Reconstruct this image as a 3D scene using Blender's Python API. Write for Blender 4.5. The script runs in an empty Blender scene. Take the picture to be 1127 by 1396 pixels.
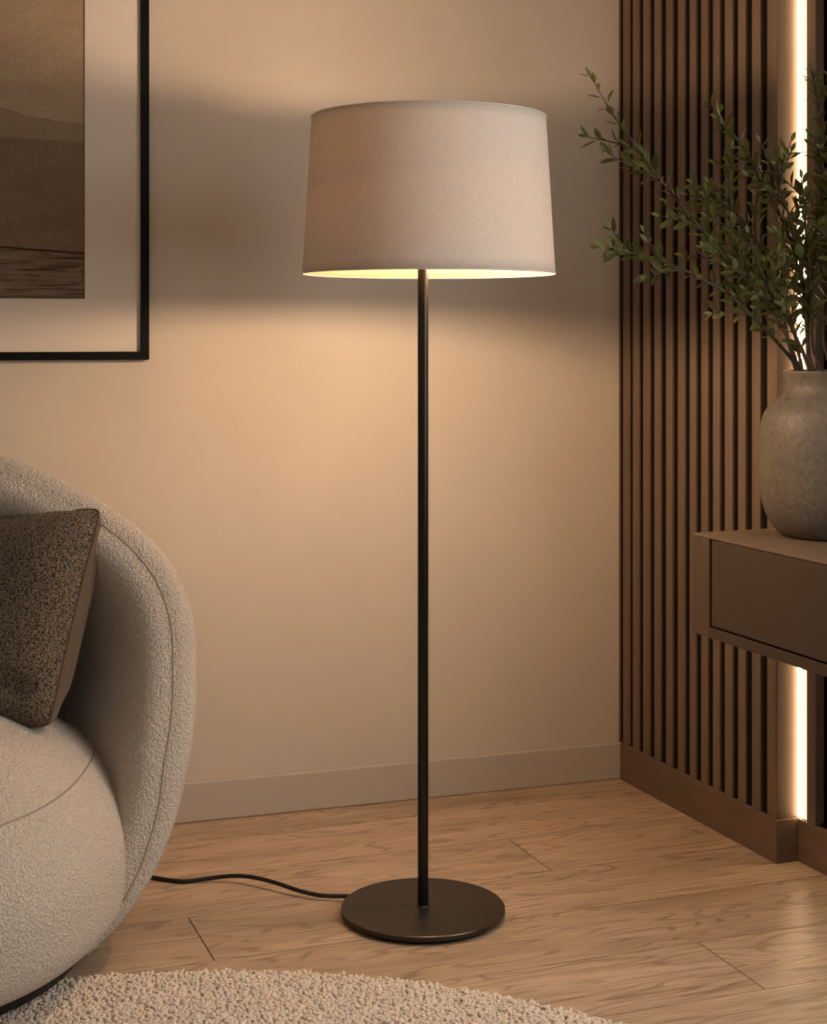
import bpy, bmesh, math, random
from mathutils import Vector, Matrix, noise

# ------------------------------------------------------------------ camera, light, exposure
SC = bpy.context.scene
COL = SC.collection
F, PX, PY, H = 2150.0, 563.5, 455.0, 1.105      # focal length in pixels, principal point, eye height

cam = bpy.data.cameras.new('camera')
cam.sensor_fit = 'HORIZONTAL'
cam.sensor_width = 36.0
cam.lens = 36.0 * F / 1127.0
cam.shift_y = -(698.0 - PY) / 1127.0
cam.clip_start = 0.05
cam_ob = bpy.data.objects.new('camera', cam)
COL.objects.link(cam_ob)
cam_ob.location = (0, 0, H)
cam_ob.rotation_euler = (math.pi / 2, 0, 0)
SC.camera = cam_ob

world = bpy.data.worlds.new('evening_room_ambient')
SC.world = world
world.use_nodes = True
world.node_tree.nodes['Background'].inputs[0].default_value = (1.0, 0.91, 0.81, 1)
world.node_tree.nodes['Background'].inputs[1].default_value = 0.20

def area(name, loc, target, sx, sy, power, color):
    l = bpy.data.lights.new(name, 'AREA')
    l.shape = 'RECTANGLE'; l.size = sx; l.size_y = sy
    l.energy = power; l.color = color
    o = bpy.data.objects.new(name, l)
    COL.objects.link(o)
    o.location = loc
    o.rotation_euler = (Vector(target) - Vector(loc)).to_track_quat('-Z', 'Y').to_euler()
    return o

# added unseen area light for pale light from the right; no window built
area('right_side_fill', (1.25, 2.08, 1.40), (0.2, 1.88, 1.22), 0.8, 1.3, 16.0, (1.0, 0.97, 0.93))

SC.view_settings.view_transform = 'Standard'
SC.view_settings.look = 'None'
SC.view_settings.gamma = 1.0
SC.view_settings.use_curve_mapping = False
SC.view_settings.exposure = 0.3

# ------------------------------------------------------------------ helpers
def at(px, py, Y):
    return Vector(((px - PX) / F * Y, Y, H - (py - PY) / F * Y))

def thing(name, label, cat, loc, group=None):
    o = bpy.data.objects.new(name, None)
    o.empty_display_size = 0.05
    COL.objects.link(o)
    o.location = loc
    o['label'] = label; o['category'] = cat
    if group: o['group'] = group
    return o

def tag(o, label, cat, group=None):
    o['label'] = label; o['category'] = cat
    if group: o['group'] = group
    return o

def wloc(o):
    v = Vector((0, 0, 0))
    while o:
        v += o.location
        o = o.parent
    return v

def link(name, bm, mat, parent=None, smooth=True, origin=None):
    """bm is in world coordinates; origin = where the object's own origin goes"""
    base = wloc(parent) if parent else Vector((0, 0, 0))
    org = Vector(origin) if origin is not None else base
    bmesh.ops.recalc_face_normals(bm, faces=bm.faces[:])
    bmesh.ops.translate(bm, verts=bm.verts[:], vec=-org)
    me = bpy.data.meshes.new(name)
    bm.to_mesh(me); bm.free()
    if smooth:
        for p in me.polygons: p.use_smooth = True
    for m in (mat if isinstance(mat, list) else [mat]): me.materials.append(m)
    o = bpy.data.objects.new(name, me)
    COL.objects.link(o)
    if parent:
        o.parent = parent
        o.location = org - base
    else:
        o.location = org
    return o

def struct(name, bm, mat, smooth=False):
    o = link(name, bm, mat, None, smooth)
    o['kind'] = 'structure'
    return o

def bevel(bm, w, seg=2):
    bmesh.ops.remove_doubles(bm, verts=bm.verts[:], dist=1e-6)
    bmesh.ops.bevel(bm, geom=bm.edges[:], offset=w, segments=seg, affect='EDGES', profile=0.5)

def box_axes(bm, o, ax, ay, az):
    """box from corner o along three vectors"""
    o = Vector(o); ax = Vector(ax); ay = Vector(ay); az = Vector(az)
    v = [bm.verts.new(o + ax * i + ay * j + az * k) for i in (0, 1) for j in (0, 1) for k in (0, 1)]
    for f in ((0, 1, 3, 2), (4, 6, 7, 5), (0, 4, 5, 1), (2, 3, 7, 6), (0, 2, 6, 4), (1, 5, 7, 3)):
        bm.faces.new([v[i] for i in f])
    return v

def lathe(bm, prof, c, n=64, cap0=False, cap1=False):
    rings = []
    for r, z in prof:
        rings.append([bm.verts.new((c[0] + r * math.cos(2 * math.pi * i / n), c[1] + r * math.sin(2 * math.pi * i / n), z)) for i in range(n)])
    for a, b in zip(rings, rings[1:]):
        for i in range(n):
            bm.faces.new((a[i], a[(i + 1) % n], b[(i + 1) % n], b[i]))
    if cap0: bm.faces.new(rings[0][::-1])
    if cap1: bm.faces.new(rings[-1])

def catmull(P, n):
    P = [Vector(p) for p in P]
    Q = [P[0] * 2 - P[1]] + P + [P[-1] * 2 - P[-2]]
    out = []
    for i in range(1, len(Q) - 2):
        a, b, c, d = Q[i - 1], Q[i], Q[i + 1], Q[i + 2]
        for k in range(n):
            t = k / n
            out.append(0.5 * ((2 * b) + (c - a) * t + (2 * a - 5 * b + 4 * c - d) * t * t + (3 * b - a - 3 * c + d) * t ** 3))
    out.append(P[-1])
    return out

def tube(bm, pts, rad, n=8, closed=False):
    rings = []
    m = len(pts)
    up = Vector((0.13, 0.21, 0.97))
    for i, p in enumerate(pts):
        if closed: t = pts[(i + 1) % m] - pts[i - 1]
        else: t = pts[min(i + 1, m - 1)] - pts[max(i - 1, 0)]
        t.normalize()
        a = up - t * up.dot(t)
        if a.length < 1e-4: a = Vector((1, 0, 0)) - t * t.x
        a.normalize(); up = a
        b = t.cross(a)
        r = rad(i / (m - 1)) if callable(rad) else rad
        rings.append([bm.verts.new(p + (a * math.cos(2 * math.pi * k / n) + b * math.sin(2 * math.pi * k / n)) * r) for k in range(n)])
    prs = list(zip(rings, rings[1:]))
    if closed: prs.append((rings[-1], rings[0]))
    for a, b in prs:
        for k in range(n):
            bm.faces.new((a[k], a[(k + 1) % n], b[(k + 1) % n], b[k]))
    if not closed:
        bm.faces.new(rings[0][::-1]); bm.faces.new(rings[-1])

# ------------------------------------------------------------------ materials
def mat(name, color, rough=0.6, metal=0.0, spec=0.5):
    m = bpy.data.materials.new(name)
    m.use_nodes = True
    b = m.node_tree.nodes['Principled BSDF']
    b.inputs['Base Color'].default_value = (*color, 1)
    b.inputs['Roughness'].default_value = rough
    b.inputs['Metallic'].default_value = metal
    b.inputs['Specular IOR Level'].default_value = spec
    return m

class NT:
    def __init__(s, m):
        s.t = m.node_tree; s.b = s.t.nodes['Principled BSDF']
    def n(s, typ, **kw):
        nd = s.t.nodes.new(typ)
        for k, v in kw.items():
            if k in nd.inputs: nd.inputs[k].default_value = v
            else: setattr(nd, k, v)
        return nd
    def l(s, a, b): s.t.links.new(a, b)
    def coords(s, kind='Object', scale=(1, 1, 1), rot=(0, 0, 0)):
        tc = s.n('ShaderNodeTexCoord'); mp = s.n('ShaderNodeMapping')
        mp.inputs['Scale'].default_value = scale; mp.inputs['Rotation'].default_value = rot
        s.l(tc.outputs[kind], mp.inputs['Vector'])
        return mp.outputs['Vector']
    def noise(s, vec, scale, detail=4, rough=0.55, dist=0.0):
        nd = s.n('ShaderNodeTexNoise')
        nd.inputs['Scale'].default_value = scale; nd.inputs['Detail'].default_value = detail
        nd.inputs['Roughness'].default_value = rough; nd.inputs['Distortion'].default_value = dist
        s.l(vec, nd.inputs['Vector'])
        return nd
    def ramp(s, fac, stops):
        r = s.n('ShaderNodeValToRGB')
        e = r.color_ramp.elements
        while len(e) < len(stops): e.new(0.5)
        for q, (p, c) in zip(e, stops):
            q.position = p; q.color = (*c, 1)
        s.l(fac, r.inputs['Fac'])
        return r.outputs['Color']
    def bump(s, h, strength, dist, prev=None):
        b = s.n('ShaderNodeBump')
        b.inputs['Strength'].default_value = strength; b.inputs['Distance'].default_value = dist
        s.l(h, b.inputs['Height'])
        if prev: s.l(prev, b.inputs['Normal'])
        return b.outputs['Normal']
    def mix(s, fac, a, b, typ='MIX'):
        m = s.n('ShaderNodeMix', data_type='RGBA', blend_type=typ)
        for sock, v in ((m.inputs[0], fac), (m.inputs[6], a), (m.inputs[7], b)):
            if hasattr(v, 'links'): s.l(v, sock)
            elif isinstance(v, tuple): sock.default_value = (*v, 1)
            else: sock.default_value = v
        return m.outputs[2]

def m_plaster(name, c1, c2, bump=0.12):
    m = mat(name, c1, 0.75, spec=0.25); t = NT(m)
    v = t.coords()
    a = t.noise(v, 2.2, 5, 0.6)
    t.l(t.ramp(a.outputs['Fac'], [(0.35, c1), (0.65, c2)]), t.b.inputs['Base Color'])
    f = t.noise(v, 170, 3, 0.6); g = t.noise(v, 16, 4, 0.6)
    nb = t.bump(f.outputs['Fac'], bump, 0.002); nb = t.bump(g.outputs['Fac'], bump * 0.8, 0.004, nb)
    t.l(nb, t.b.inputs['Normal'])
    return m

def m_wood(name, c1, c2, scale=(1, 1, 1), rough=0.5, bump=0.08, spec=0.4):
    """fine straight grain; scale is small along the grain"""
    m = mat(name, c1, rough, spec=spec); t = NT(m)
    v = t.coords('Object', scale)
    a = t.noise(v, 6, 6, 0.62, 0.4); b = t.noise(v, 60, 4, 0.7)
    col = t.ramp(a.outputs['Fac'], [(0.3, c1), (0.7, c2)])
    fine = t.ramp(b.outputs['Fac'], [(0.3, (0.82, 0.80, 0.78)), (0.75, (1.1, 1.08, 1.06))])
    t.l(t.mix(1.0, col, fine, 'MULTIPLY'), t.b.inputs['Base Color'])
    t.l(t.bump(b.outputs['Fac'], bump, 0.001), t.b.inputs['Normal'])
    return m

def m_boucle(name, c1, c2, scale, depth, strength=0.8, rough=0.95):
    m = mat(name, c1, rough, spec=0.1); t = NT(m)
    v = t.coords()
    w = t.noise(v, scale * 0.6, 2, 0.5)
    vm = t.n('ShaderNodeVectorMath', operation='MULTIPLY_ADD')
    t.l(w.outputs['Color'], vm.inputs[0]); vm.inputs[1].default_value = (1.6 / scale,) * 3; t.l(v, vm.inputs[2])
    vo = t.n('ShaderNodeTexVoronoi', feature='SMOOTH_F1'); vo.inputs['Scale'].default_value = scale; vo.inputs['Smoothness'].default_value = 0.4
    t.l(vm.outputs[0], vo.inputs['Vector'])
    big = t.noise(v, 7, 3, 0.5)
    fine = t.noise(v, scale * 2.2, 3, 0.7)
    col = t.ramp(vo.outputs['Distance'], [(0.1, c2), (0.75, c1)])
    t.l(col, t.b.inputs['Base Color'])
    inv = t.n('ShaderNodeMath', operation='MULTIPLY'); t.l(vo.outputs['Distance'], inv.inputs[0]); inv.inputs[1].default_value = -1
    nb = t.bump(inv.outputs[0], strength, depth); nb = t.bump(fine.outputs['Fac'], strength * 0.5, depth * 0.5, nb)
    nb = t.bump(big.outputs['Fac'], 0.15, 0.02, nb)
    t.l(nb, t.b.inputs['Normal'])
    t.b.inputs['Sheen Weight'].default_value = 0.15
    t.b.inputs['Sheen Roughness'].default_value = 0.5
    return m

M = {}
M['wall'] = m_plaster('warm_greige_plaster', (0.60, 0.525, 0.435), (0.64, 0.56, 0.465))
M['skirting'] = m_plaster('painted_skirting', (0.50, 0.440, 0.370), (0.52, 0.455, 0.385), 0.05)
M['ceiling'] = m_plaster('ceiling_paint', (0.68, 0.60, 0.50), (0.70, 0.62, 0.52))
M['slat'] = m_wood('walnut_slat_veneer', (0.160, 0.107, 0.070), (0.205, 0.140, 0.092), (1, 1, 0.06), 0.55)
M['slat_base'] = m_wood('walnut_base_board', (0.150, 0.100, 0.067), (0.190, 0.128, 0.086), (0.25, 0.12, 1), 0.55)
M['end'] = m_wood('pale_walnut_end_veneer', (0.13, 0.088, 0.056), (0.165, 0.112, 0.072), (1, 1, 0.06), 0.55)
M['felt'] = mat('black_felt', (0.010, 0.008, 0.007), 0.95, spec=0.1)
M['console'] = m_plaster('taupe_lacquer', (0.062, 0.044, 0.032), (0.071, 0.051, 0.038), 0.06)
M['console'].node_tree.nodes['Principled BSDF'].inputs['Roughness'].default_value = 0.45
M['console_top_lit'] = m_plaster('taupe_lacquer_lit_top', (0.150, 0.110, 0.080), (0.165, 0.121, 0.089), 0.06)  # paler copy of the taupe lacquer, light on the top painted in
M['console_top_lit'].node_tree.nodes['Principled BSDF'].inputs['Roughness'].default_value = 0.4
M['console_wood'] = m_wood('console_side_veneer', (0.085, 0.057, 0.038), (0.108, 0.073, 0.049), (1, 1, 0.08), 0.5)
M['dark_gap'] = mat('shadow_gap_black', (0.006, 0.005, 0.004), 0.9, spec=0.1)
M['recess'] = mat('near_black_recess', (0.0035, 0.0025, 0.002), 0.9, spec=0.05)  # one even near-black colour
M['cove'] = mat('cream_light_cove', (0.80, 0.70, 0.56), 0.6)
M['black_frame'] = mat('black_frame_lacquer', (0.004, 0.0035, 0.003), 0.35, spec=0.15)
M['mat_board'] = m_plaster('cream_mount_board', (0.72, 0.64, 0.56), (0.75, 0.67, 0.59), 0.05)
M['cord'] = mat('black_rubber_cord', (0.008, 0.007, 0.006), 0.45)
M['bronze'] = mat('dark_bronze_metal', (0.048, 0.040, 0.032), 0.40, metal=0.6)
M['pole'] = mat('black_bronze_tube', (0.022, 0.018, 0.015), 0.28, metal=0.7)
M['bronze_edge'] = mat('polished_bronze_edge', (0.16, 0.11, 0.07), 0.28, metal=0.9)
M['rubber'] = mat('black_rubber', (0.006, 0.006, 0.006), 0.8)
M['brass'] = mat('lamp_holder_metal', (0.35, 0.24, 0.12), 0.35, metal=0.9)
M['boucle'] = m_boucle('cream_boucle', (0.52, 0.455, 0.385), (0.70, 0.63, 0.555), 235, 0.0042, 0.85)
M['seam'] = mat('boucle_seam', (0.36, 0.30, 0.24), 0.95, spec=0.1)
M['pillow'] = m_boucle('brown_pebble_weave', (0.045, 0.032, 0.022), (0.40, 0.30, 0.205), 285, 0.005, 1.0)
M['pillow_back'] = m_boucle('brown_plain_weave', (0.105, 0.074, 0.050), (0.135, 0.098, 0.067), 500, 0.001, 0.5)
M['plinth'] = mat('black_plinth', (0.010, 0.009, 0.008), 0.6)
M['stem'] = mat('brown_twig', (0.055, 0.034, 0.018), 0.7)

def emit(name, color, strength):
    m = bpy.data.materials.new(name); m.use_nodes = True
    nt = m.node_tree; nt.nodes.remove(nt.nodes['Principled BSDF'])
    e = nt.nodes.new('ShaderNodeEmission'); e.inputs[0].default_value = (*color, 1); e.inputs[1].default_value = strength
    nt.links.new(e.outputs[0], nt.nodes['Material Output'].inputs[0])
    return m
M['led'] = emit('warm_led_diffuser', (1.0, 0.66, 0.36), 15.0)
M['cove_glow'] = emit('warm_cove_glow', (1.0, 0.79, 0.60), 1.0)  # glow put into the cove face for the diffuser's light on it
M['bulb'] = emit('warm_bulb_glow', (1.0, 0.68, 0.42), 800.0)
M['bulb_upper'] = emit('warm_upper_bulb_glow', (1.0, 0.68, 0.42), 580.0)

def m_floor():
    m = mat('oak_floor_boards', (0.4, 0.25, 0.14), 0.42, spec=0.35); t = NT(m)
    uv = t.n('ShaderNodeUVMap', uv_map='grain').outputs[0]
    mp = t.n('ShaderNodeMapping'); mp.inputs['Scale'].default_value = (1.0, 9.0, 1); t.l(uv, mp.inputs['Vector'])
    warp = t.noise(mp.outputs[0], 1.3, 3, 0.5)
    big = t.noise(mp.outputs[0], 2.0, 5, 0.6, 0.6)
    # cathedral figure: rings of a very long, low cone cut by the board
    cat = t.n('ShaderNodeMapping'); cat.inputs['Scale'].default_value = (0.55, 4.2, 1); t.l(uv, cat.inputs['Vector'])
    cn = t.noise(cat.outputs[0], 1.9, 2, 0.45, 0.2)
    mul = t.n('ShaderNodeMath', operation='MULTIPLY'); mul.inputs[1].default_value = 26; t.l(cn.outputs['Fac'], mul.inputs[0])
    fr = t.n('ShaderNodeMath', operation='SINE'); mu2 = t.n('ShaderNodeMath', operation='MULTIPLY'); mu2.inputs[1].default_value = 6.28
    t.l(mul.outputs[0], mu2.inputs[0]); t.l(mu2.outputs[0], fr.inputs[0])
    fine_mp = t.n('ShaderNodeMapping'); fine_mp.inputs['Scale'].default_value = (3.0, 70, 1); t.l(uv, fine_mp.inputs['Vector'])
    fine = t.noise(fine_mp.outputs[0], 3.0, 5, 0.65, 0.3)
    col = t.ramp(big.outputs['Fac'], [(0.28, (0.380, 0.272, 0.182)), (0.5, (0.510, 0.375, 0.258)), (0.72, (0.590, 0.440, 0.312))])
    ringc = t.ramp(fr.outputs[0], [(0.0, (1.03, 1.03, 1.03)), (0.55, (1.0, 1.0, 1.0)), (1.0, (0.64, 0.60, 0.56))])
    col = t.mix(0.8, col, ringc, 'MULTIPLY')
    finec = t.ramp(fine.outputs['Fac'], [(0.30, (0.50, 0.46, 0.42)), (0.5, (1.0, 1.0, 1.0)), (0.8, (1.18, 1.17, 1.16))])
    col = t.mix(0.85, col, finec, 'MULTIPLY')
    at_ = t.n('ShaderNodeAttribute', attribute_name='board_tone')
    tone = t.ramp(at_.outputs['Fac'], [(0.0, (0.90, 0.89, 0.88)), (1.0, (1.08, 1.07, 1.06))])
    col = t.mix(1.0, col, tone, 'MULTIPLY')
    t.l(col, t.b.inputs['Base Color'])
    rr = t.n('ShaderNodeMapRange'); rr.inputs['To Min'].default_value = 0.30; rr.inputs['To Max'].default_value = 0.46
    t.l(fine.outputs['Fac'], rr.inputs['Value']); t.l(rr.outputs[0], t.b.inputs['Roughness'])
    nb = t.bump(fine.outputs['Fac'], 0.12, 0.001); nb = t.bump(fr.outputs[0], 0.03, 0.001, nb)
    t.l(nb, t.b.inputs['Normal'])
    return m
M['floor'] = m_floor()

def m_shade(name, c1, c2, tcol, mixf):
    m = bpy.data.materials.new(name); m.use_nodes = True
    t = NT(m); nt = m.node_tree
    a = t.noise(t.coords(), 300, 3, 0.65); sl = t.noise(t.coords('Object', (60, 60, 900)), 1, 3, 0.6)
    col = t.ramp(a.outputs['Fac'], [(0.3, c1), (0.7, c2)])
    nb = t.bump(a.outputs['Fac'], 0.5, 0.0016); nb = t.bump(sl.outputs['Fac'], 0.2, 0.001, nb)
    b = t.b; t.l(col, b.inputs['Base Color']); b.inputs['Roughness'].default_value = 0.9; b.inputs['Specular IOR Level'].default_value = 0.1
    t.l(nb, b.inputs['Normal'])
    tr = nt.nodes.new('ShaderNodeBsdfTranslucent'); tr.inputs['Color'].default_value = (*tcol, 1)
    mx = nt.nodes.new('ShaderNodeMixShader'); mx.inputs[0].default_value = mixf
    nt.links.new(b.outputs[0], mx.inputs[1]); nt.links.new(tr.outputs[0], mx.inputs[2])
    nt.links.new(mx.outputs[0], nt.nodes['Material Output'].inputs[0])
    return m
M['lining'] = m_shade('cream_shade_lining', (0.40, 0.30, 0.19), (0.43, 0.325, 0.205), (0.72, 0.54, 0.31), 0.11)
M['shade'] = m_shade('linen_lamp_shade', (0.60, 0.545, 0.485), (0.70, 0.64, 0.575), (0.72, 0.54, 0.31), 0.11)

def m_vase():
    m = mat('speckled_stoneware', (0.40, 0.33, 0.26), 0.55, spec=0.4); t = NT(m)
    v = t.coords()
    a = t.noise(v, 9, 5, 0.6); sp = t.noise(v, 95, 2, 0.5); dk = t.noise(v, 60, 1, 0.4)
    col = t.ramp(a.outputs['Fac'], [(0.35, (0.120, 0.102, 0.083)), (0.65, (0.142, 0.121, 0.099))])
    col = t.mix(1.0, col, t.ramp(sp.outputs['Fac'], [(0.36, (0.84, 0.82, 0.80)), (0.5, (1, 1, 1)), (0.66, (1.12, 1.1, 1.08))]), 'MULTIPLY')
    col = t.mix(1.0, col, t.ramp(dk.outputs['Fac'], [(0.22, (0.35, 0.30, 0.26)), (0.27, (1, 1, 1))]), 'MULTIPLY')
    t.l(col, t.b.inputs['Base Color'])
    nb = t.bump(sp.outputs['Fac'], 0.25, 0.0015); nb = t.bump(a.outputs['Fac'], 0.2, 0.006, nb)
    t.l(nb, t.b.inputs['Normal'])
    return m
M['vase'] = m_vase()

def m_leaf():
    m = mat('olive_green_leaf', (0.10, 0.11, 0.03), 0.5, spec=0.3); t = NT(m)
    at_ = t.n('ShaderNodeAttribute', attribute_name='leaf_tone')
    col = t.ramp(at_.outputs['Fac'], [(0.0, (0.052, 0.056, 0.015)), (0.6, (0.105, 0.110, 0.030)), (1.0, (0.175, 0.175, 0.055))])
    t.l(col, t.b.inputs['Base Color'])
    nt = m.node_tree
    tr = nt.nodes.new('ShaderNodeBsdfTranslucent'); tr.inputs['Color'].default_value = (0.16, 0.16, 0.03, 1)
    mx = nt.nodes.new('ShaderNodeMixShader'); mx.inputs[0].default_value = 0.18
    nt.links.new(t.b.outputs[0], mx.inputs[1]); nt.links.new(tr.outputs[0], mx.inputs[2])
    nt.links.new(mx.outputs[0], nt.nodes['Material Output'].inputs[0])
    return m
M['leaf'] = m_leaf()

def m_print():
    """abstract dune landscape; object coordinates: x from right edge (m, negative left), z from bottom edge"""
    m = mat('landscape_print', (0.2, 0.15, 0.1), 0.8, spec=0.1); t = NT(m)
    v = t.coords()
    s = t.n('ShaderNodeSeparateXYZ'); t.l(v, s.inputs[0])
    x, z = s.outputs['X'], s.outputs['Z']
    grain = t.noise(v, 130, 4, 0.7); cloud = t.noise(t.coords('Object', (1, 1, 2.2)), 7, 4, 0.6)
    def math_(op, a, b):
        nd = t.n('ShaderNodeMath', operation=op)
        for i, q in enumerate((a, b)):
            if hasattr(q, 'links'): t.l(q, nd.inputs[i])
            else: nd.inputs[i].default_value = q
        return nd.outputs[0]
    def edge(a, z0, w): # 1 above z0
        nd = t.n('ShaderNodeMapRange', interpolation_type='SMOOTHSTEP')
        nd.inputs['From Min'].default_value = z0 - w; nd.inputs['From Max'].default_value = z0 + w
        t.l(a, nd.inputs['Value']); return nd.outputs[0]
    wob = t.noise(t.coords('Object', (1, 1, 0.02)), 9, 2, 0.5)
    wz = math_('ADD', z, math_('MULTIPLY', math_('SUBTRACT', wob.outputs['Fac'], 0.5), 0.012))
    # the dune crest rises to the left as x^2
    crest = math_('SUBTRACT', wz, math_('MULTIPLY', math_('MULTIPLY', x, x), 0.95))
    mid = math_('ADD', wz, math_('MULTIPLY', x, 0.02))
    low = math_('ADD', wz, math_('MULTIPLY', x, 0.055))
    sky = t.ramp(cloud.outputs['Fac'], [(0.3, (0.33, 0.245, 0.165)), (0.7, (0.40, 0.30, 0.205))])
    dune = t.mix(edge(mid, 0.347, 0.003), t.ramp(cloud.outputs['Fac'], [(0.3, (0.185, 0.126, 0.080)), (0.7, (0.235, 0.165, 0.108))]), (0.275, 0.200, 0.140))
    str_n = t.noise(t.coords('Object', (4, 1, 60)), 2.2, 5, 0.65, 0.5)
    shore = t.ramp(str_n.outputs['Fac'], [(0.36, (0.050, 0.033, 0.020)), (0.5, (0.20, 0.14, 0.09)), (0.75, (0.28, 0.205, 0.135))])
    line = t.mix(edge(low, 0.103, 0.0012), (0.045, 0.03, 0.018), dune)
    ground = t.mix(edge(low, 0.0985, 0.0015), shore, line)
    col = t.mix(edge(crest, 0.388, 0.0012), ground, sky)
    col = t.mix(0.9, col, t.ramp(grain.outputs['Fac'], [(0.3, (0.84, 0.83, 0.82)), (0.7, (1.13, 1.13, 1.12))]), 'MULTIPLY')
    t.l(col, t.b.inputs['Base Color'])
    return m
M['print'] = m_print()

def m_rug():
    m = mat('cream_shag_pile', (0.62, 0.50, 0.385), 0.95, spec=0.08); t = NT(m)
    at_ = t.n('ShaderNodeAttribute', attribute_name='tuft_tone')
    t.l(t.ramp(at_.outputs['Fac'], [(0.0, (0.62, 0.515, 0.415)), (1.0, (0.86, 0.75, 0.635))]), t.b.inputs['Base Color'])
    return m
M['rug'] = m_rug()
M['rug_base'] = m_boucle('cream_rug_backing', (0.42, 0.33, 0.24), (0.56, 0.45, 0.34), 90, 0.006, 0.9)

# ------------------------------------------------------------------ room frame
C0 = Vector((0.511, 3.927, 0))                       # the corner
TB = Vector((6800 - PX, F, 0)).normalized()          # along the back wall, to the right
NB = Vector((TB.y, -TB.x, 0))                        # back wall normal into the room
DU = Vector((PX + 270, -F, 0)).normalized()          # along the right wall, towards the camera
NU = Vector((DU.y, -DU.x, 0))                        # right wall normal into the room
Z = Vector((0, 0, 1))
def R(u, v, z): return C0 + DU * u + NU * v + Z * z
def u_at(px, v):
    k = (px - PX) / F
    p = C0 + NU * v
    return (k * p.y - p.x) / (DU.x - k * DU.y)
def B(s, w, z): return C0 + TB * s + NB * w + Z * z   # along the back wall from the corner
def s_at(px, w):
    k = (px - PX) / F
    p = C0 + NB * w
    return (k * p.y - p.x) / (TB.x - k * TB.y)

# floor boards: one mesh, each board its own slab over a dark sub-floor
E1 = Vector((6400 - PX, F, 0)).normalized(); E2 = Vector((E1.y, -E1.x, 0))
def build_floor():
    bm = bmesh.new()
    uvl = bm.loops.layers.uv.new('grain'); tl = bm.faces.layers.float.new('board_tone')
    rng = random.Random(5)
    W, Q0, L = 0.2195, -2.948, 1.85
    joints = {-1: 1.388, 0: 0.632, 1: 2.05, 2: 1.475, 3: 0.72, -2: 0.25, -3: 0.55}
    g = 0.0012
    for k in range(-8, 16):
        j0 = joints.get(k, rng.uniform(0, L))
        for i in range(-3, 3):
            p0, p1 = j0 + i * L, j0 + (i + 1) * L
            q0, q1 = Q0 + k * W, Q0 + (k + 1) * W
            ou, ov, tone = rng.uniform(0, 50), rng.uniform(0, 50), rng.random()
            vs = box_axes(bm, E1 * (p0 + g) + E2 * (q0 + g) + Z * -0.012, E1 * (p1 - p0 - 2 * g), E2 * (q1 - q0 - 2 * g), Z * 0.012)
            for f in set(f for v in vs for f in v.link_faces):
                f[tl] = tone
                for lp in f.loops:
                    c = lp.vert.co
                    lp[uvl].uv = (c.dot(E1) - p0 + ou, c.dot(E2) - q0 + ov)
    sub = box_axes(bm, E1 * -6 + E2 * -6 + Z * -0.05, E1 * 14, E2 * 9, Z * 0.038)
    for f in set(f for v in sub for f in v.link_faces): f.material_index = 1
    return struct('floor', bm, [M['floor'], M['dark_gap']])
build_floor()

bm = bmesh.new(); box_axes(bm, B(-4.2, 0, -0.05), TB * 5.2, NB * -0.12, Z * 2.75); struct('wall_back', bm, M['wall'])
bm = bmesh.new(); box_axes(bm, B(-4.2, 0.5, 2.65), TB * 6.5, NB * -0.7, Z * 0.1)
box_axes(bm, B(-4.2, 3.2, 2.65), TB * 6.5, NB * -2.7, Z * 0.1); struct('ceiling', bm, M['ceiling'])
bm = bmesh.new(); box_axes(bm, B(-4.2, 0, 0), TB * 4.2, NB * 0.014, Z * 0.0905); bevel(bm, 0.004, 3); struct('baseboard_back', bm, M['skirting'])

# right-hand wall: slatted panel (front plane v = 0), light cove, dark open recess
VR = -0.056
UE = u_at(1058.5, 0.0)                       # end of the slatted panel
U1 = u_at(1102.5, VR)                        # light cove ends, recess stile begins
U2 = u_at(1112, VR + 0.004)                  # stile ends, recess begins
UX = U2 + 0.55
ZB = 0.0905
def ubox(bm, u0, u1, v0, v1, z0, z1): return box_axes(bm, R(u0, v0, z0), DU * (u1 - u0), NU * (v1 - v0), Z * (z1 - z0))

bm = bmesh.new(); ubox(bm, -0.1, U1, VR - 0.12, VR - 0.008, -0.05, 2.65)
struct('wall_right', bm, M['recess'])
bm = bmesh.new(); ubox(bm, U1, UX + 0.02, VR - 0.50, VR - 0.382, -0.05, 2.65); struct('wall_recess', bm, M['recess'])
bm = bmesh.new(); ubox(bm, UX + 0.021, UX + 0.19, VR - 0.12, VR, -0.05, 2.65); struct('wall_right_near', bm, M['wall'])

sp_ = thing('slat_panel', 'walnut slatted wall panel with black grooves right of the plain plaster wall', 'wall panel', R(UE / 2, 0, ZB))
SD = 0.0055
bm = bmesh.new(); ubox(bm, 0.0, UE - 0.012, VR - 0.006, -SD, ZB, 2.648); link('felt_backing', bm, M['felt'], sp_, False)
edges = [(836.5, 845.2), (848.8, 858.6), (862.1, 871.8), (876.2, 886.4), (891.4, 901.4), (907.4, 917.6), (923.4, 934.2), (939.6, 949.6), (955.3, 965.8), (971.3, 982.0), (987.5, 999.6), (1005.6, 1017.4), (1024.5, 1037.6), (1045.3, 1058.5)]
bm = bmesh.new()
for i, (a, b) in enumerate(edges):
    u0 = max(u_at(a, 0), 0.002)
    u1 = UE - 0.0005 if i == len(edges) - 1 else u_at(b - 1.7, 0)
    b2 = bmesh.new(); ubox(b2, u0, u1, -SD - 0.001, 0.0, ZB, 2.648); bevel(b2, 0.0009, 1)
    me = bpy.data.meshes.new('slats'); b2.to_mesh(me); b2.free(); bm.from_mesh(me)
link('slats', bm, M['slat'], sp_, False)
bm = bmesh.new(); ubox(bm, UE - 0.0105, UE + 0.0005, VR - 0.006, -0.0008, ZB, 2.648); bevel(bm, 0.0008, 1); link('end_panel', bm, M['end'], sp_, False)

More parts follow.
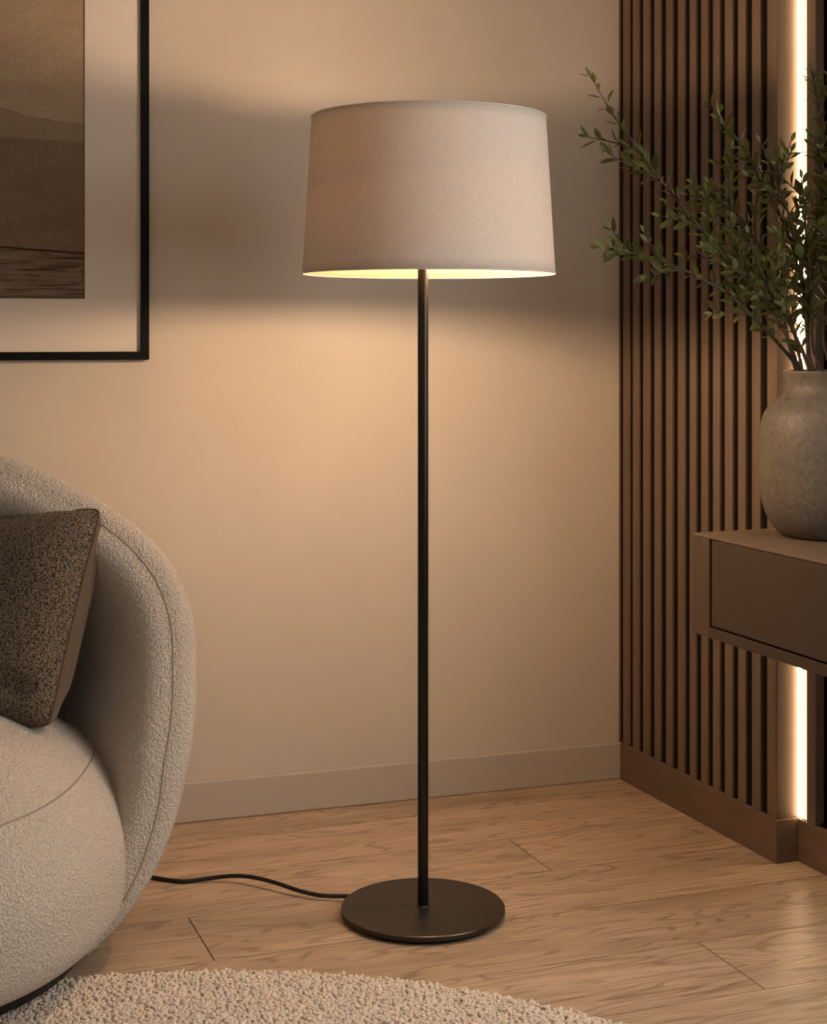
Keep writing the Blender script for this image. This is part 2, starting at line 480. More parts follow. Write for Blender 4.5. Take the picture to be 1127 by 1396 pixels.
bm = bmesh.new(); ubox(bm, 0.0145, UE + 0.004, VR - 0.006, 0.004, 0, ZB); bevel(bm, 0.0015, 2); struct('baseboard_right', bm, M['slat_base'])
bm = bmesh.new(); ubox(bm, UE + 0.0042, UX + 0.19, VR - 0.008, VR + 0.006, 0, ZB - 0.001); bevel(bm, 0.0015, 2); struct('baseboard_recess', bm, M['slat_base'])

led = thing('light_strip', 'glowing vertical light strip beside the walnut slatted panel', 'light strip', R(UE + 0.02, VR, ZB))
bm = bmesh.new(); ubox(bm, UE + 0.001, U1 - 0.0005, VR - 0.007, VR, ZB, 2.648); link('cove_panel', bm, M['cove'], led, False)
bm = bmesh.new(); ubox(bm, UE + 0.003, UE + 0.012, VR + 0.0005, VR + 0.008, ZB + 0.002, 2.646); bevel(bm, 0.002, 2); link('diffuser', bm, M['led'], led, False)
bm = bmesh.new(); ubox(bm, UE + 0.0125, U1 - 0.0015, VR + 0.0005, VR + 0.003, ZB + 0.002, 2.646); link('glowing_cove_face', bm, M['cove_glow'], led, False)  # emissive sheet over the cove panel, imitating its lit face

bc = thing('open_cabinet', 'tall dark open cabinet recess with brown edge right of the light strip', 'cabinet', R((U1 + UX) / 2, VR - 0.1, ZB))
bm = bmesh.new(); ubox(bm, U1, U2, VR - 0.016, VR + 0.006, ZB, 2.648); bevel(bm, 0.001, 1); link('edge_strip', bm, M['slat'], bc, False)
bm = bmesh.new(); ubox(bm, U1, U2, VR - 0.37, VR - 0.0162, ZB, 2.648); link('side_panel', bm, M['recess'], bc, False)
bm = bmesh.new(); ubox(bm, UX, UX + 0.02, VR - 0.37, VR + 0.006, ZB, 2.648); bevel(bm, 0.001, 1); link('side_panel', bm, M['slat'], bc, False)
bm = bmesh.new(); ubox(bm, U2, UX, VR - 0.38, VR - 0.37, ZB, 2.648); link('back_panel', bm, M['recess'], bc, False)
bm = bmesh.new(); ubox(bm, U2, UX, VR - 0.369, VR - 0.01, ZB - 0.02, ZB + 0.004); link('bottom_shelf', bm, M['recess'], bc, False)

# ------------------------------------------------------------------ wall console
ZT, ZL = 0.700, 0.497
A = at(943, 726, (H - ZT) * F / (726 - PY))
VA = (A - C0).dot(NU); UA = (A - C0).dot(DU); UZ = UX - 0.01
VK = -0.030
cs = thing('wall_console', 'floating taupe drawer console fixed to the slatted wall under the vase', 'console', R((UA + UZ) / 2, VA / 2, ZL))
US = u_at(966.5, VA); UD = u_at(969.5, VA)
bm = bmesh.new(); ubox(bm, UA + 0.001, UZ, 0.0, VA - 0.02, ZL + 0.004, ZT - 0.006); link('carcass', bm, M['dark_gap'], cs, False)
bm = bmesh.new(); ubox(bm, UA, UZ + 0.012, VK, VA, ZT - 0.005, ZT); bevel(bm, 0.0015, 2); link('top', bm, M['console_top_lit'], cs, False)
bm = bmesh.new(); ubox(bm, UA, US, VK, VA, ZL, ZT - 0.0052); bevel(bm, 0.0012, 2); link('side_panel', bm, M['console_wood'], cs, False)
bm = bmesh.new(); ubox(bm, UZ + 0.0002, UZ + 0.012, VK, VA, ZL, ZT - 0.0052); bevel(bm, 0.0012, 2); link('side_panel', bm, M['console_wood'], cs, False)
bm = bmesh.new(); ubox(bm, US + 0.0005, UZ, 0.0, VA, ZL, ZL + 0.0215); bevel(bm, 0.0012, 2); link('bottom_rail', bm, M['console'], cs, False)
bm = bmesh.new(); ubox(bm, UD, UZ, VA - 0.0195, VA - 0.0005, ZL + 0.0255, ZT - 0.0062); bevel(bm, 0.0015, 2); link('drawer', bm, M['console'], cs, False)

# ------------------------------------------------------------------ vase
VC = at(1132, 0, 3.16); VC.z = ZT
def vr(px): return (1132 - px) * 3.16 / F
def vz(py): return H - (py - PY) * 3.16 / F
prof = [(0.001, ZT + 0.003), (0.080, ZT + 0.002), (0.090, ZT), (0.098, ZT + 0.003), (vr(1058.0), ZT + 0.012)]
prof += [(vr(a), vz(b)) for a, b in ((1050.5, 712), (1044.2, 699), (1039.5, 683), (1037.0, 664), (1036.2, 640), (1036.3, 615), (1037.2, 592), (1039.6, 573), (1043, 563), (1047.5, 556), (1055, 548.5), (1064, 541.5), (1070, 534.5), (1072.6, 527.5), (1072.2, 520), (1069.8, 512.5), (1067.8, 507.5))]
prof += [(vr(1067.6), vz(505.6)), (vr(1069), vz(504.8)), (vr(1072), vz(505.2)), (vr(1076), vz(512)), (vr(1079), vz(527)), (vr(1075), vz(538)), (vr(1052), vz(560)), (vr(1045), vz(600)), (vr(1046), vz(670)), (vr(1064), vz(715)), (0.001, vz(722))]
bm = bmesh.new(); lathe(bm, prof, VC, 96, True, True)
vase = link('vase', bm, M['vase'], None, True, VC)
tag(vase, 'speckled beige stoneware vase with narrow neck standing on the console', 'vase')

# ------------------------------------------------------------------ branches in the vase
def leaf(bm, tl, base, d, nrm, ln, wd, tone, curl):
    side = d.cross(nrm).normalized(); nrm = side.cross(d).normalized()
    prof = ((0.0, 0.05), (0.12, 0.28), (0.32, 0.85), (0.55, 1.0), (0.78, 0.68), (0.93, 0.28), (1.0, 0.02))
    prev = None
    for t, w in prof:
        c = base + d * (ln * t) + nrm * (curl * ln * t * t)
        row = [bm.verts.new(c - side * (wd * w / 2) + nrm * (wd * w * 0.16)), bm.verts.new(c), bm.verts.new(c + side * (wd * w / 2) + nrm * (wd * w * 0.16))]
        if prev:
            for i in (0, 1):
                f = bm.faces.new((prev[i], prev[i + 1], row[i + 1], row[i])); f[tl] = tone
        prev = row

def branch(pts, label, seed, leaf_len=0.026, spacing=0.0105, bare=0.2, twigs=0, twig_len=0.12, r0=0.0036, extra=(), wide=0.40):
    rng = random.Random(seed)
    # every stem leaves through the open mouth of the vase
    fit = []
    for p in pts:
        lim = 0.066 + max(0.0, p.z - vz(505)) * 1.25
        h = Vector((p.x - VC.x, p.y - VC.y, 0))
        if p.z < vz(440) and h.length > lim: p = Vector((VC.x, VC.y, p.z)) + h * (lim / h.length)
        fit.append(p)
    pts = fit
    root = pts[0]
    main = catmull(pts, 10)
    br = thing('leafy_branch', label, 'branch', root, 'leafy branches in the stoneware vase')
    paths = [(main, bare, r0)]
    for e in extra: paths.append((catmull(e, 8), 0.12, r0 * 0.6))
    for k in range(twigs):
        f = rng.uniform(0.30, 0.85); i = int(f * (len(main) - 2))
        t = (main[i + 1] - main[i]).normalized()
        d = Vector((rng.uniform(-1, 1), rng.uniform(-1, 0.6), rng.uniform(-0.5, 1))); d = (d - t * d.dot(t)).normalized()
        L = twig_len * rng.uniform(0.6, 1.2)
        q = [main[i], main[i] + (t * 0.85 + d * 0.55) * L * 0.5, main[i] + (t * 0.95 + d * 0.75) * L]
        paths.append((catmull(q, 6), 0.15, r0 * 0.5))
    sb = bmesh.new(); lb = bmesh.new(); tl = lb.faces.layers.float.new('leaf_tone')
    for path, b0, rr in paths:
        tube(sb, path, lambda t: rr * (1 - 0.68 * t) + 0.0004, 6)
        cum = [0.0]
        for a, b in zip(path, path[1:]): cum.append(cum[-1] + (b - a).length)
        T = cum[-1]; s = b0 * T; ang = rng.uniform(0, 6.28); j = 0
        while s < T:
            while j < len(cum) - 2 and cum[j + 1] < s: j += 1
            p = path[j].lerp(path[j + 1], (s - cum[j]) / max(1e-6, cum[j + 1] - cum[j]))
            t = (path[j + 1] - path[j]).normalized()
            a = t.cross(Vector((0.1, 1, 0.05))).normalized(); b = t.cross(a)
            ang += 2.4 + rng.uniform(-0.3, 0.3)
            rad = a * math.cos(ang) + b * math.sin(ang) * 0.8
            near_tip = s / T
            d = (t * rng.uniform(0.55, 0.95) + rad * rng.uniform(0.65, 1.0)).normalized()
            L = 1.32 * leaf_len * rng.uniform(0.75, 1.15) * (1.0 - 0.35 * max(0, near_tip - 0.85) / 0.15)
            nr = (t * 0.8 - rad * 0.4 + Vector((rng.uniform(-.4, .4), rng.uniform(-.4, .4) - 0.45, 0.35))).normalized()
            leaf(lb, tl, p + rad * rr * 0.4, d, nr, L, L * wide * rng.uniform(0.85, 1.15), min(1, max(0, rng.gauss(0.5, 0.25))), rng.uniform(-0.25, 0.25))
            s += spacing * rng.uniform(0.7, 1.35)
        leaf(lb, tl, path[-1], (path[-1] - path[-2]).normalized(), Vector((0.2, -0.9, 0.3)), leaf_len * 0.8, leaf_len * 0.3, 0.8, 0.05)
    link('stem', sb, M['stem'], br)
    link('foliage', lb, M['leaf'], br)
    return br

def path(px, dx=0.0):
    """px: list of (x, y, depth)"""
    return [at(*p) for p in px]
def root_at(i): # spread over the vase mouth
    a = (0.2, 1.1, 2.4, 3.4, 4.3, 5.2, 0.7, 2.9, 3.9, 5.8, 1.8, 4.8, 2.0, 0.0)[i % 14]
    r = 0.045 + 0.02 * ((i * 7) % 3) / 2
    return VC + Vector((r * math.cos(a), r * math.sin(a), vz(530) - ZT))

branch([VC + Vector((-0.055, -0.01, vz(535) - ZT))] + path([(1081, 500, 3.15), (1073, 460, 3.13), (1064, 424, 3.11), (1026, 391, 3.08), (995, 359, 3.07), (965, 322, 3.06), (934, 287, 3.05), (903, 248, 3.05), (872, 207, 3.04), (842, 166, 3.04), (820, 131, 3.03), (805, 105, 3.03)]),
       'long leafy branch reaching furthest up and left, its tip against the plaster wall', 1, 0.027, 0.0125, 0.30, 7, 0.10,
       extra=[path([(910, 257, 3.05), (897, 245, 3.035), (866, 229, 3.02), (845, 219, 3.01), (827, 207, 3.0)])])
branch([VC + Vector((-0.062, -0.025, vz(535) - ZT))] + path([(1084, 500, 3.14), (1052, 459, 3.09), (1026, 432, 3.04), (995, 403, 3.03), (965, 385, 3.02), (934, 369, 3.01), (903, 358, 3.0), (872, 348, 2.99), (832, 339, 2.98), (815, 336, 2.98)]),
       'lowest leafy branch, arching almost level to the left across the slats', 2, 0.026, 0.0125, 0.22, 5, 0.08)
branch([VC + Vector((-0.03, 0.02, vz(535) - ZT))] + path([(1101, 480, 3.17), (1099, 414, 3.17), (1088, 368, 3.165), (1076, 325, 3.16), (1057, 282, 3.155), (1036, 245, 3.15), (1017, 208, 3.145), (996, 180, 3.14), (979, 165, 3.14)]),
       'leafy branch leaning left, its high tip in front of the middle of the slats', 3, 0.028, 0.011, 0.25, 5, 0.10)
branch([VC + Vector((0.02, 0.0, vz(535) - ZT))] + path([(1124, 470, 3.16), (1126, 400, 3.16), (1124, 330, 3.16), (1120, 270, 3.155), (1119, 210, 3.15), (1117, 160, 3.15), (1110, 118, 3.15), (1106, 96, 3.15)]),
       'upright leafy branch beside the dark recess, tallest on the right', 4, 0.026, 0.0065, 0.22, 4, 0.08)
branch([VC + Vector((-0.045, 0.03, vz(535) - ZT))] + path([(1090, 490, 3.18), (1079, 440, 3.18), (1062, 390, 3.18), (1040, 345, 3.18), (1015, 305, 3.18), (988, 268, 3.18), (968, 250, 3.18)]),
       'bushy leafy branch filling the gap above the longest branch, its tip low among the slats', 5, 0.025, 0.010, 0.25, 9, 0.10)
branch([VC + Vector((-0.02, -0.03, vz(535) - ZT))] + path([(1104, 490, 3.12), (1098, 430, 3.11), (1092, 370, 3.10), (1080, 310, 3.10), (1062, 255, 3.10), (1046, 215, 3.10), (1036, 195, 3.10)]),
       'leafy branch with its tip in front of the last slats before the light strip', 6, 0.025, 0.0105, 0.25, 7, 0.10)
branch([VC + Vector((0.0, -0.04, vz(535) - ZT))] + path([(1110, 480, 3.11), (1106, 420, 3.10), (1102, 360, 3.10), (1098, 310, 3.09), (1095, 270, 3.09), (1092, 245, 3.09)]),
       'short dark leafy branch silhouetted against the bright light strip', 7, 0.029, 0.0115, 0.3, 6, 0.09, wide=0.45)
branch([VC + Vector((-0.05, 0.0, vz(535) - ZT))] + path([(1086, 495, 3.15), (1068, 450, 3.15), (1045, 412, 3.14), (1018, 375, 3.14), (990, 345, 3.13), (960, 318, 3.13), (938, 302, 3.13)]),
       'bushy leafy branch running just under the longest branch', 8, 0.024, 0.010, 0.3, 9, 0.09)
branch([VC + Vector((0.035, -0.02, vz(535) - ZT))] + path([(1136, 470, 3.12), (1142, 400, 3.11), (1140, 330, 3.11), (1134, 270, 3.10), (1130, 220, 3.10), (1132, 185, 3.10)]),
       'leafy branch at the picture edge, hiding the dark recess above the vase', 9, 0.027, 0.007, 0.2, 8, 0.10)
branch([VC + Vector((0.05, 0.03, vz(535) - ZT))] + path([(1150, 460, 3.2), (1168, 380, 3.2), (1182, 300, 3.2), (1195, 230, 3.2)]),
       'leafy branch leaning right over the console', 10, 0.027, 0.009, 0.25, 6, 0.10)
branch([VC + Vector((-0.04, -0.045, vz(535) - ZT))] + path([(1093, 488, 3.08), (1078, 445, 3.07), (1060, 412, 3.06), (1044, 385, 3.06), (1030, 352, 3.06), (1020, 320, 3.06)]),
       'short bushy leafy branch in the thick of the bunch, nearest the front', 11, 0.024, 0.0095, 0.25, 9, 0.08)

# ------------------------------------------------------------------ floor lamp
LX, LY = (576.5 - PX) / F * 3.0, 3.0
SX = (584.3 - PX) / F * 3.0
lamp = thing('floor_lamp', 'lit floor lamp with linen drum shade and dark bronze pole', 'lamp', (LX, LY, 0))
bm = bmesh.new(); lathe(bm, [(0.001, 0), (0.144, 0), (0.146, 0.001), (0.146, 0.007)], (LX, LY), 96, True, True); link('rubber_foot', bm, M['rubber'], lamp)
bm = bmesh.new()
lathe(bm, [(0.001, 0.0065), (0.1535, 0.0065), (0.1553, 0.0075), (0.1558, 0.009), (0.1558, 0.0150), (0.1550, 0.0166), (0.1535, 0.0172), (0.0125, 0.0172)], (LX, LY), 128, True, False)
o = link('base', bm, [M['bronze'], M['bronze_edge']], lamp)
for p in o.data.polygons:
    if 0.1534 < math.hypot(p.center.x, p.center.y) and p.center.z > 0.0155: p.material_index = 1
bm = bmesh.new(); lathe(bm, [(0.0103, 0.016), (0.0103, 1.235), (0.0103, 1.24), (0.009, 1.242), (0.001, 1.242)], (LX, LY), 32, False, True)
pole = link('pole', bm, M['pole'], lamp)
bm = bmesh.new(); lathe(bm, [(0.0128, 0.0168), (0.0128, 0.0185), (0.0105, 0.0195)], (LX, LY), 32); link('collar', bm, M['bronze'], pole)
ZS0, ZS1, RS0, RS1 = 1.2194, 1.515, 0.2400, 0.2225
bm = bmesh.new()
def sr(z): return RS0 + (RS1 - RS0) * (z - ZS0) / (ZS1 - ZS0)
pr = []
for i in range(13):
    z = ZS0 + (ZS1 - ZS0) * i / 12; pr.append((sr(z), z))
lathe(bm, pr, (SX, LY), 160)
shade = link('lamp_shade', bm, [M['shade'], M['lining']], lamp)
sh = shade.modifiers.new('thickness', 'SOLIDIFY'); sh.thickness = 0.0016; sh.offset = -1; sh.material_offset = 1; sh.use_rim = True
for z, r in ((ZS0, RS0), (ZS1, RS1)):
    bm = bmesh.new(); tube(bm, [Vector((SX + r * math.cos(a), LY + r * math.sin(a), z)) for a in [2 * math.pi * k / 128 for k in range(128)]], 0.0017, 6, True)
    q = link('rim_binding', bm, M['shade'], shade)
# holder: stem, two lamp holders and spider ring arms
bm = bmesh.new(); lathe(bm, [(0.006, 1.235), (0.006, 1.50), (0.001, 1.502)], (LX, LY), 16, True, True)
for k in range(3):
    a = 0.5 + 2 * math.pi * k / 3
    tube(bm, [Vector((LX, LY, 1.497)), Vector((SX + (RS1 - 0.002) * math.cos(a), LY + (RS1 - 0.002) * math.sin(a), 1.508))], 0.0022, 6)
link('shade_carrier', bm, M['brass'], lamp)
bm = bmesh.new(); lathe(bm, [(0.0065, 1.345), (0.150, 1.345), (0.1505, 1.3465), (0.150, 1.348), (0.0065, 1.348)], (LX, LY), 64); link('added_light_baffle', bm, M['lining'], lamp)  # added unseen disc, keeps each bulb's light from the far opening
for (bx, by, bz, k) in ((0.085, 0.01, 1.253, 0.73), (-0.005, -0.055, 1.457, 0.73)):
    # the lower bulb hangs down from its holder, the upper one stands
    sg = 1 if bz < 1.3 else -1
    bm = bmesh.new(); tube(bm, [Vector((LX, LY, bz + 0.075 * sg)), Vector((LX + bx, LY + by, bz + 0.075 * sg)), Vector((LX + bx, LY + by, bz + 0.032 * k * sg))], 0.008, 10)
    hd = link('lamp_holder', bm, M['brass'], lamp)
    bm = bmesh.new()
    lathe(bm, [(r_ * k, bz + sg * z_ * k) for r_, z_ in ((0.001, -0.030), (0.014, -0.0265), (0.025, -0.016), (0.030, 0.0), (0.027, 0.014), (0.018, 0.026), (0.012, 0.036), (0.001, 0.040))], (LX + bx, LY + by), 24, True, True)
    link('bulb', bm, M['bulb' if bz < 1.3 else 'bulb_upper'], hd)
# cord
cp = [(468, 1221.5, 0.011), (450, 1221.5, 0.010), (432, 1220, 0.010), (405, 1213.5, 0.013), (377, 1204, 0.017), (350, 1197, 0.018), (325, 1194, 0.016), (300, 1195.5, 0.011), (272, 1199.3, 0.006), (250, 1201.5, 0.0045), (231, 1199.8, 0.0045), (206, 1196, 0.0045), (175, 1192, 0.0045), (140, 1186, 0.0045), (60, 1160, 0.0045)]
pts = []
for x, y, z in cp:
    Y = (H - z) * F / (y - PY)
    pts.append(Vector(((x - PX) / F * Y, Y, z)))
pts[0:0] = [pts[0] + Vector((0.012, 0.0, 0.0))]
bm = bmesh.new(); tube(bm, catmull(pts, 8), 0.0043, 10); link('power_cord', bm, M['cord'], lamp)

# ------------------------------------------------------------------ framed picture
pf = thing('framed_picture', 'large black-framed dune landscape print hanging on the plaster wall', 'picture', B(s_at(20, 0.0), 0.0, 0.95))
FD = 0.022
s1 = s_at(203.5, FD); z0 = H - (490.5 - PY) / F * B(s1, FD, 0).y
fw = 0.0185
s0, z1 = s1 - 0.78, z0 + 1.02
def bbox(bm, a0, a1, w0, w1, b0, b1): return box_axes(bm, B(a0, w0, b0), TB * (a1 - a0), NB * (w1 - w0), Z * (b1 - b0))
def bprism(bm, poly, w0, w1):
    a = [bm.verts.new(B(s, w0, z)) for s, z in poly]; b = [bm.verts.new(B(s, w1, z)) for s, z in poly]
    bm.faces.new(a); bm.faces.new(b[::-1])
    for i in range(len(poly)): bm.faces.new((a[i], b[i], b[(i + 1) % len(poly)], a[(i + 1) % len(poly)]))
bm = bmesh.new()
o4 = [(s0, z0), (s1, z0), (s1, z1), (s0, z1)]; i4 = [(s0 + fw, z0 + fw), (s1 - fw, z0 + fw), (s1 - fw, z1 - fw), (s0 + fw, z1 - fw)]
for k in range(4):
    q = (k + 1) % 4
    b2 = bmesh.new(); bprism(b2, [o4[k], o4[q], i4[q], i4[k]], 0.001, FD); bevel(b2, 0.0008, 1)
    me = bpy.data.meshes.new('frame'); b2.to_mesh(me); b2.free(); bm.from_mesh(me)
link('frame', bm, M['black_frame'], pf, False)
WM = 0.010
sm = s_at(115.5, WM - 0.002); zm = H - (407.5 - PY) / F * B(sm, WM, 0).y
bm = bmesh.new()
m0 = [(s0 + fw - .001, z0 + fw - .001), (s1 - fw + .001, z0 + fw - .001), (s1 - fw + .001, z1 - fw + .001), (s0 + fw - .001, z1 - fw + .001)]
sp0 = s0 + (s1 - sm); zp1 = z1 - (zm - z0)
m1 = [(sp0, zm), (sm, zm), (sm, zp1), (sp0, zp1)]
for k in range(4):
    q = (k + 1) % 4
    bprism(bm, [m0[k], m0[q], m1[q], m1[k]], WM - 0.004, WM)
link('mount_board', bm, M['mat_board'], pf, False)
bm = bmesh.new(); bbox(bm, sp0 - 0.01, sm + 0.01, WM - 0.007, WM - 0.0045, zm - 0.01, zp1 + 0.01)
link('landscape_print', bm, M['print'], pf, False, B(sm, WM - 0.0045, zm))
bm = bmesh.new(); bbox(bm, s0 + 0.004, s1 - 0.004, 0.0005, 0.0028, z0 + 0.004, z1 - 0.004); link('backing_board', bm, M['recess'], pf, False)

# ------------------------------------------------------------------ rug
RC, RR = Vector((-0.315, 1.615, 0)), 1.085
def build_rug():
    root = thing('round_rug', 'round cream shag rug on the oak floor before the armchair', 'rug', RC)
    bm = bmesh.new(); lathe(bm, [(0.001, 0.0), (RR - 0.012, 0.0), (RR - 0.006, 0.002), (RR - 0.006, 0.006), (RR - 0.014, 0.009), (0.001, 0.009)], RC, 128, True, True)
    link('backing', bm, M['rug_base'], root)
    rng = random.Random(11)
    bm = bmesh.new(); tl = bm.faces.layers.float.new('tuft_tone')
    def tuft(x, y, h, r, tone):
        # a short looped yarn: bent five-sided spindle
        lean = Vector((rng.uniform(-1, 1), rng.uniform(-1, 1), 0)) * h * 0.55
        prev = None; n = 5; a0 = rng.uniform(0, 6)
        for t, w in ((0, 0.8), (0.45, 1.15), (0.85, 0.95), (1.0, 0.35)):
            c = Vector((x, y, 0.006 + h * (t - 0.18 * t * t))) + lean * t * t
            row = [bm.verts.new(c + Vector((math.cos(a0 + 6.283 * k / n), math.sin(a0 + 6.283 * k / n), 0)) * r * w) for k in range(n)]
            if prev:
                for k in range(n):
                    f = bm.faces.new((prev[k], prev[(k + 1) % n], row[(k + 1) % n], row[k])); f[tl] = tone
            prev = row
        f = bm.faces.new(prev); f[tl] = tone
    y = RC.y + 0.45; st = 0.0062
    while y < RC.y + RR:
        half = math.sqrt(max(0, RR * RR - (y - RC.y) ** 2))
        x = max(RC.x - half, -0.95)
        while x < RC.x + half:
            xx, yy = x + rng.uniform(-.5, .5) * st, y + rng.uniform(-.5, .5) * st
            d = math.hypot(xx - RC.x, yy - RC.y)
            if d < RR - 0.003 * rng.random():
                g = noise.noise(Vector((xx * 38, yy * 38, 0.3))) * 0.5 + noise.noise(Vector((xx * 90, yy * 90, 2.3))) * 0.4
                h = 0.013 + 0.003 * g + 0.002 * rng.random()
                tuft(xx, yy, h, 0.0034 + 0.0012 * rng.random(), min(1, max(0, 0.55 + 0.5 * g + rng.uniform(-0.2, 0.2))))
            x += st
        y += st
    # the rest of the pile, nearer than the camera looks
    n = 96; rings = []
    for i in range(14):
        rr_ = 0.02 + i * 0.08
        rings.append([(RC.x + rr_ * math.cos(6.283185 * k / n), RC.y + rr_ * math.sin(6.283185 * k / n)) for k in range(n)])
    for a, b in zip(rings, rings[1:]):
        for k in range(n):
            q = (a[k], a[(k + 1) % n], b[(k + 1) % n], b[k])
            if max(p[1] for p in q) < RC.y + 0.46 and max(math.hypot(p[0] - RC.x, p[1] - RC.y) for p in q) < RR:
                f = bm.faces.new([bm.verts.new((*p, 0.019)) for p in q]); f[tl] = 0.5
    o = link('pile', bm, M['rug'], root); o['kind'] = 'stuff'
build_rug()

# ------------------------------------------------------------------ armchair
AX0, AYB, AK = -0.955, 2.70, 0.45
chair = thing('lounge_armchair', 'rounded cream boucle tub armchair cut off by the left picture edge', 'armchair', (AX0, 2.80, 0.0))
def spow(v, e): return math.copysign(abs(v) ** e, v)
SEAT = dict(Y0=2.78, ax=0.4527, ay=0.5295, zc=0.1741, bt=0.286, bb=0.1399, et=1.0327, eb=0.5, n=2.4456)
def seat_pt(th, ph):
    S = SEAT; c, s = math.cos(th), math.sin(th)
    e = S['et'] if th > 0 else S['eb']
    rho = abs(c) ** e
    z = S['zc'] + (S['bt'] if th > 0 else S['bb']) * spow(s, e)
    return Vector((AX0 + S['ax'] * rho * spow(math.cos(ph), 2 / S['n']), S['Y0'] + S['ay'] * rho * spow(math.sin(ph), 2 / S['n']), z))
bm = bmesh.new(); NT_, NP = 56, 120; rows = []
for i in range(NT_ + 1):
    th = -math.pi / 2 + math.pi * (0.02 + 0.96 * i / NT_)
    rows.append([bm.verts.new(seat_pt(th, 2 * math.pi * k / NP)) for k in range(NP)])
for a, b in zip(rows, rows[1:]):
    for k in range(NP): bm.faces.new((a[k], a[(k + 1) % NP], b[(k + 1) % NP], b[k]))
bm.faces.new(rows[0][::-1]); bm.faces.new(rows[-1])
seat = link('seat', bm, M['boucle'], chair)
bm = bmesh.new()
ths = math.radians(34)
tube(bm, [seat_pt(ths + 0.10 * math.cos(math.pi + 2 * math.pi * k / 160 - math.pi / 2) * 0 , 2 * math.pi * k / 160) for k in range(160)], 0.0018, 6, True)
link('seam', bm, M['seam'], seat)

rim_px = [(0, 621), (60, 642), (129, 678), (180.6, 713), (216.7, 747), (240.7, 780.6), (256, 816.7), (264.5, 856), (267, 901), (267, 950), (263, 998), (256, 1040), (241, 1107), (223, 1158), (205, 1197), (181, 1236), (160, 1262), (143, 1280), (112, 1303)]
def rim3(px, py):
    Y = (AYB + AK * H) / (1 + AK * (py - PY) / F)
    return at(px, py, Y)
right = [rim3(*p) for p in rim_px]
zb = 0.055
top = Vector((AX0, 0, right[0].z + 0.022))
right = [Vector((AX0 + 0.0, 0, top.z))] + right + [Vector((-0.62, 0, zb + 0.012)), Vector((-0.72, 0, zb)), Vector((AX0, 0, zb - 0.004))]
for p in right: p.y = AYB + AK * p.z
half = catmull(right, 8)
left = [Vector((2 * AX0 - p.x, p.y, p.z)) for p in half[1:-1]][::-1]
rim = half + left
CC = Vector((AX0, AYB + AK * 0.42, 0.42))
TILT = Vector((0, 1, AK)).normalized()
BK = Vector((0, 1, -0.25)).normalized()
def lip_th(p):
    t = min(1, max(0, (p.z - 0.15) / 0.55)); t = t * t * (3 - 2 * t)
    return 0.016 + 0.022 * min(1, max(0, (p.z - 0.08) / 0.25))
bm = bmesh.new(); sections = []; seamline = []
for p in rim:
    d = CC - p; L = d.length; dn = d / L
    th = lip_th(p); inner = p + dn * th
    sec = []
    for i in range(20, 0, -1):
        a = math.pi / 2 * i / 20
        sec.append(CC + (p - CC) * max(0.012, math.cos(a) ** 0.75) + BK * 0.41 * math.sin(a) ** 1.1)
    fwd = 0.012 + 0.018 * min(1, max(0, (p.z - 0.08) / 0.25))
    for i in range(0, 13):
        # rounded outer welt, from the outline to the seam
        a = math.pi / 2 * i / 12
        q = p.lerp(inner, 1 - math.cos(a)) - BK * fwd * math.sin(a)
        sec.append(q)
    seamline.append(q - BK * 0.0004)
    for i in range(1, 41):
        # padded inner face: swells towards the viewer, then falls away to the back
        w = i / 40
        k = min(1, max(0, w / 0.74)); k = k * k * (3 - 2 * k)
        sec.append(CC + (inner - CC) * max(0.012, 1 - w) - BK * fwd + BK * (0.35 * k - 0.018 * math.sin(math.pi * min(1, w / 0.2))))
    sections.append([bm.verts.new(q) for q in sec])
n = len(sections)
for i in range(n):
    a, b = sections[i], sections[(i + 1) % n]
    for k in range(len(a) - 1): bm.faces.new((a[k], a[k + 1], b[k + 1], b[k]))
bm.faces.new([s[0] for s in sections]); bm.faces.new([s[-1] for s in sections][::-1])
shell = link('backrest', bm, M['boucle'], chair)
vis = [q for q in seamline[:len(half)] if 0.12 < q.z < 0.745 and q.x > -0.72]
bm = bmesh.new(); tube(bm, vis, 0.0016, 6); link('seam', bm, M['seam'], shell)
bm = bmesh.new(); tube(bm, [Vector((2 * AX0 - q.x, q.y, q.z)) for q in vis], 0.0016, 6); link('seam', bm, M['seam'], shell)
bm = bmesh.new()
NPL = 96; pl = []
for r, z in ((0.86, 0.0205), (0.88, 0.0245), (0.90, 0.05), (0.90, 0.075)):
    pl.append([bm.verts.new((AX0 + 0.43 * r * spow(math.cos(6.283185 * k / NPL), 0.8), 2.78 + 0.44 * r * spow(math.sin(6.283185 * k / NPL), 0.8), z)) for k in range(NPL)])
for a, b in zip(pl, pl[1:]):
    for k in range(NPL): bm.faces.new((a[k], a[(k + 1) % NPL], b[(k + 1) % NPL], b[k]))
bm.faces.new(pl[0][::-1]); bm.faces.new(pl[-1]); link('plinth', bm, M['plinth'], chair)

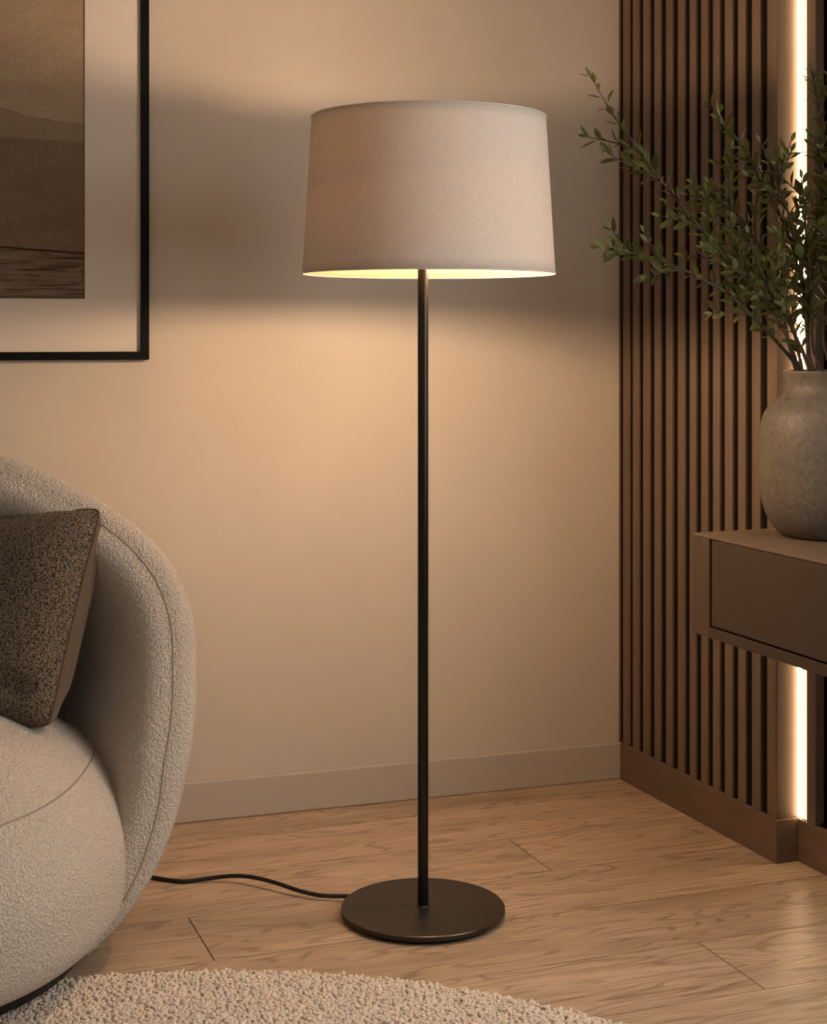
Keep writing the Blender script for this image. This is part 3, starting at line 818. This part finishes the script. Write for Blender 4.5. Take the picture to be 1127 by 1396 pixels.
# ------------------------------------------------------------------ cushion
def cushion():
    TR, BR = at(139, 692, 2.99), at(68, 992, 2.80)
    ev = TR - BR
    eu = Vector((-0.40, 0.19, -0.045))
    TL, BL = TR + eu, BR + eu
    ctr = (TR + BR + TL + BL) / 4
    nrm = ev.cross(eu).normalized()
    if nrm.y > 0: nrm = -nrm
    root = thing('throw_cushion', 'dark brown pebble-weave cushion propped on the cream armchair', 'cushion', (BR + BL) / 2)
    N = 44
    def P(i, j, sgn):
        u, v = i / N, j / N
        # pinch edges towards the middle, corners stay sharp
        cu, cv = 2 * u - 1, 2 * v - 1
        k = 0.022
        uu = cu * (1 - k * (1 - cv * cv)); vv = cv * (1 - k * 1.1 * (1 - cu * cu))
        rc = 1 - 0.032 * (cu * cu * cv * cv) ** 6
        base = ctr - eu * 0.5 * uu * rc + ev * 0.5 * vv * rc
        th = (0.075 if sgn > 0 else 0.115) * ((1 - cu ** 4) * (1 - cv ** 4)) ** 0.55
        wr = 0.004 * noise.noise(Vector((cu * 2.2, cv * 2.2, 3.0 * sgn)))
        # a fold near the lower right corner
        fold = 0.022 * math.exp(-((cu - 0.66 + 0.35 * (cv + 0.72)) / 0.22) ** 2 - ((cv + 0.72) / 0.10) ** 2)
        return base + nrm * sgn * (th + (wr - fold if abs(cu) < .97 and abs(cv) < .97 else 0)) if 0 < i < N and 0 < j < N else base
    for sgn, nm, mt in ((1, 'front_panel', M['pillow']), (-1, 'back_panel', M['pillow_back'])):
        bm = bmesh.new()
        g = [[bm.verts.new(P(i, j, sgn)) for j in range(N + 1)] for i in range(N + 1)]
        for i in range(N):
            for j in range(N): bm.faces.new((g[i][j], g[i + 1][j], g[i + 1][j + 1], g[i][j + 1]))
        link(nm, bm, mt, root)
    bm = bmesh.new()
    loop = [P(i, 0, 1) for i in range(N)] + [P(N, j, 1) for j in range(N)] + [P(i, N, 1) for i in range(N, 0, -1)] + [P(0, j, 1) for j in range(N, 0, -1)]
    tube(bm, loop, 0.0026, 8, True); link('piping', bm, M['pillow_back'], root)
cushion()
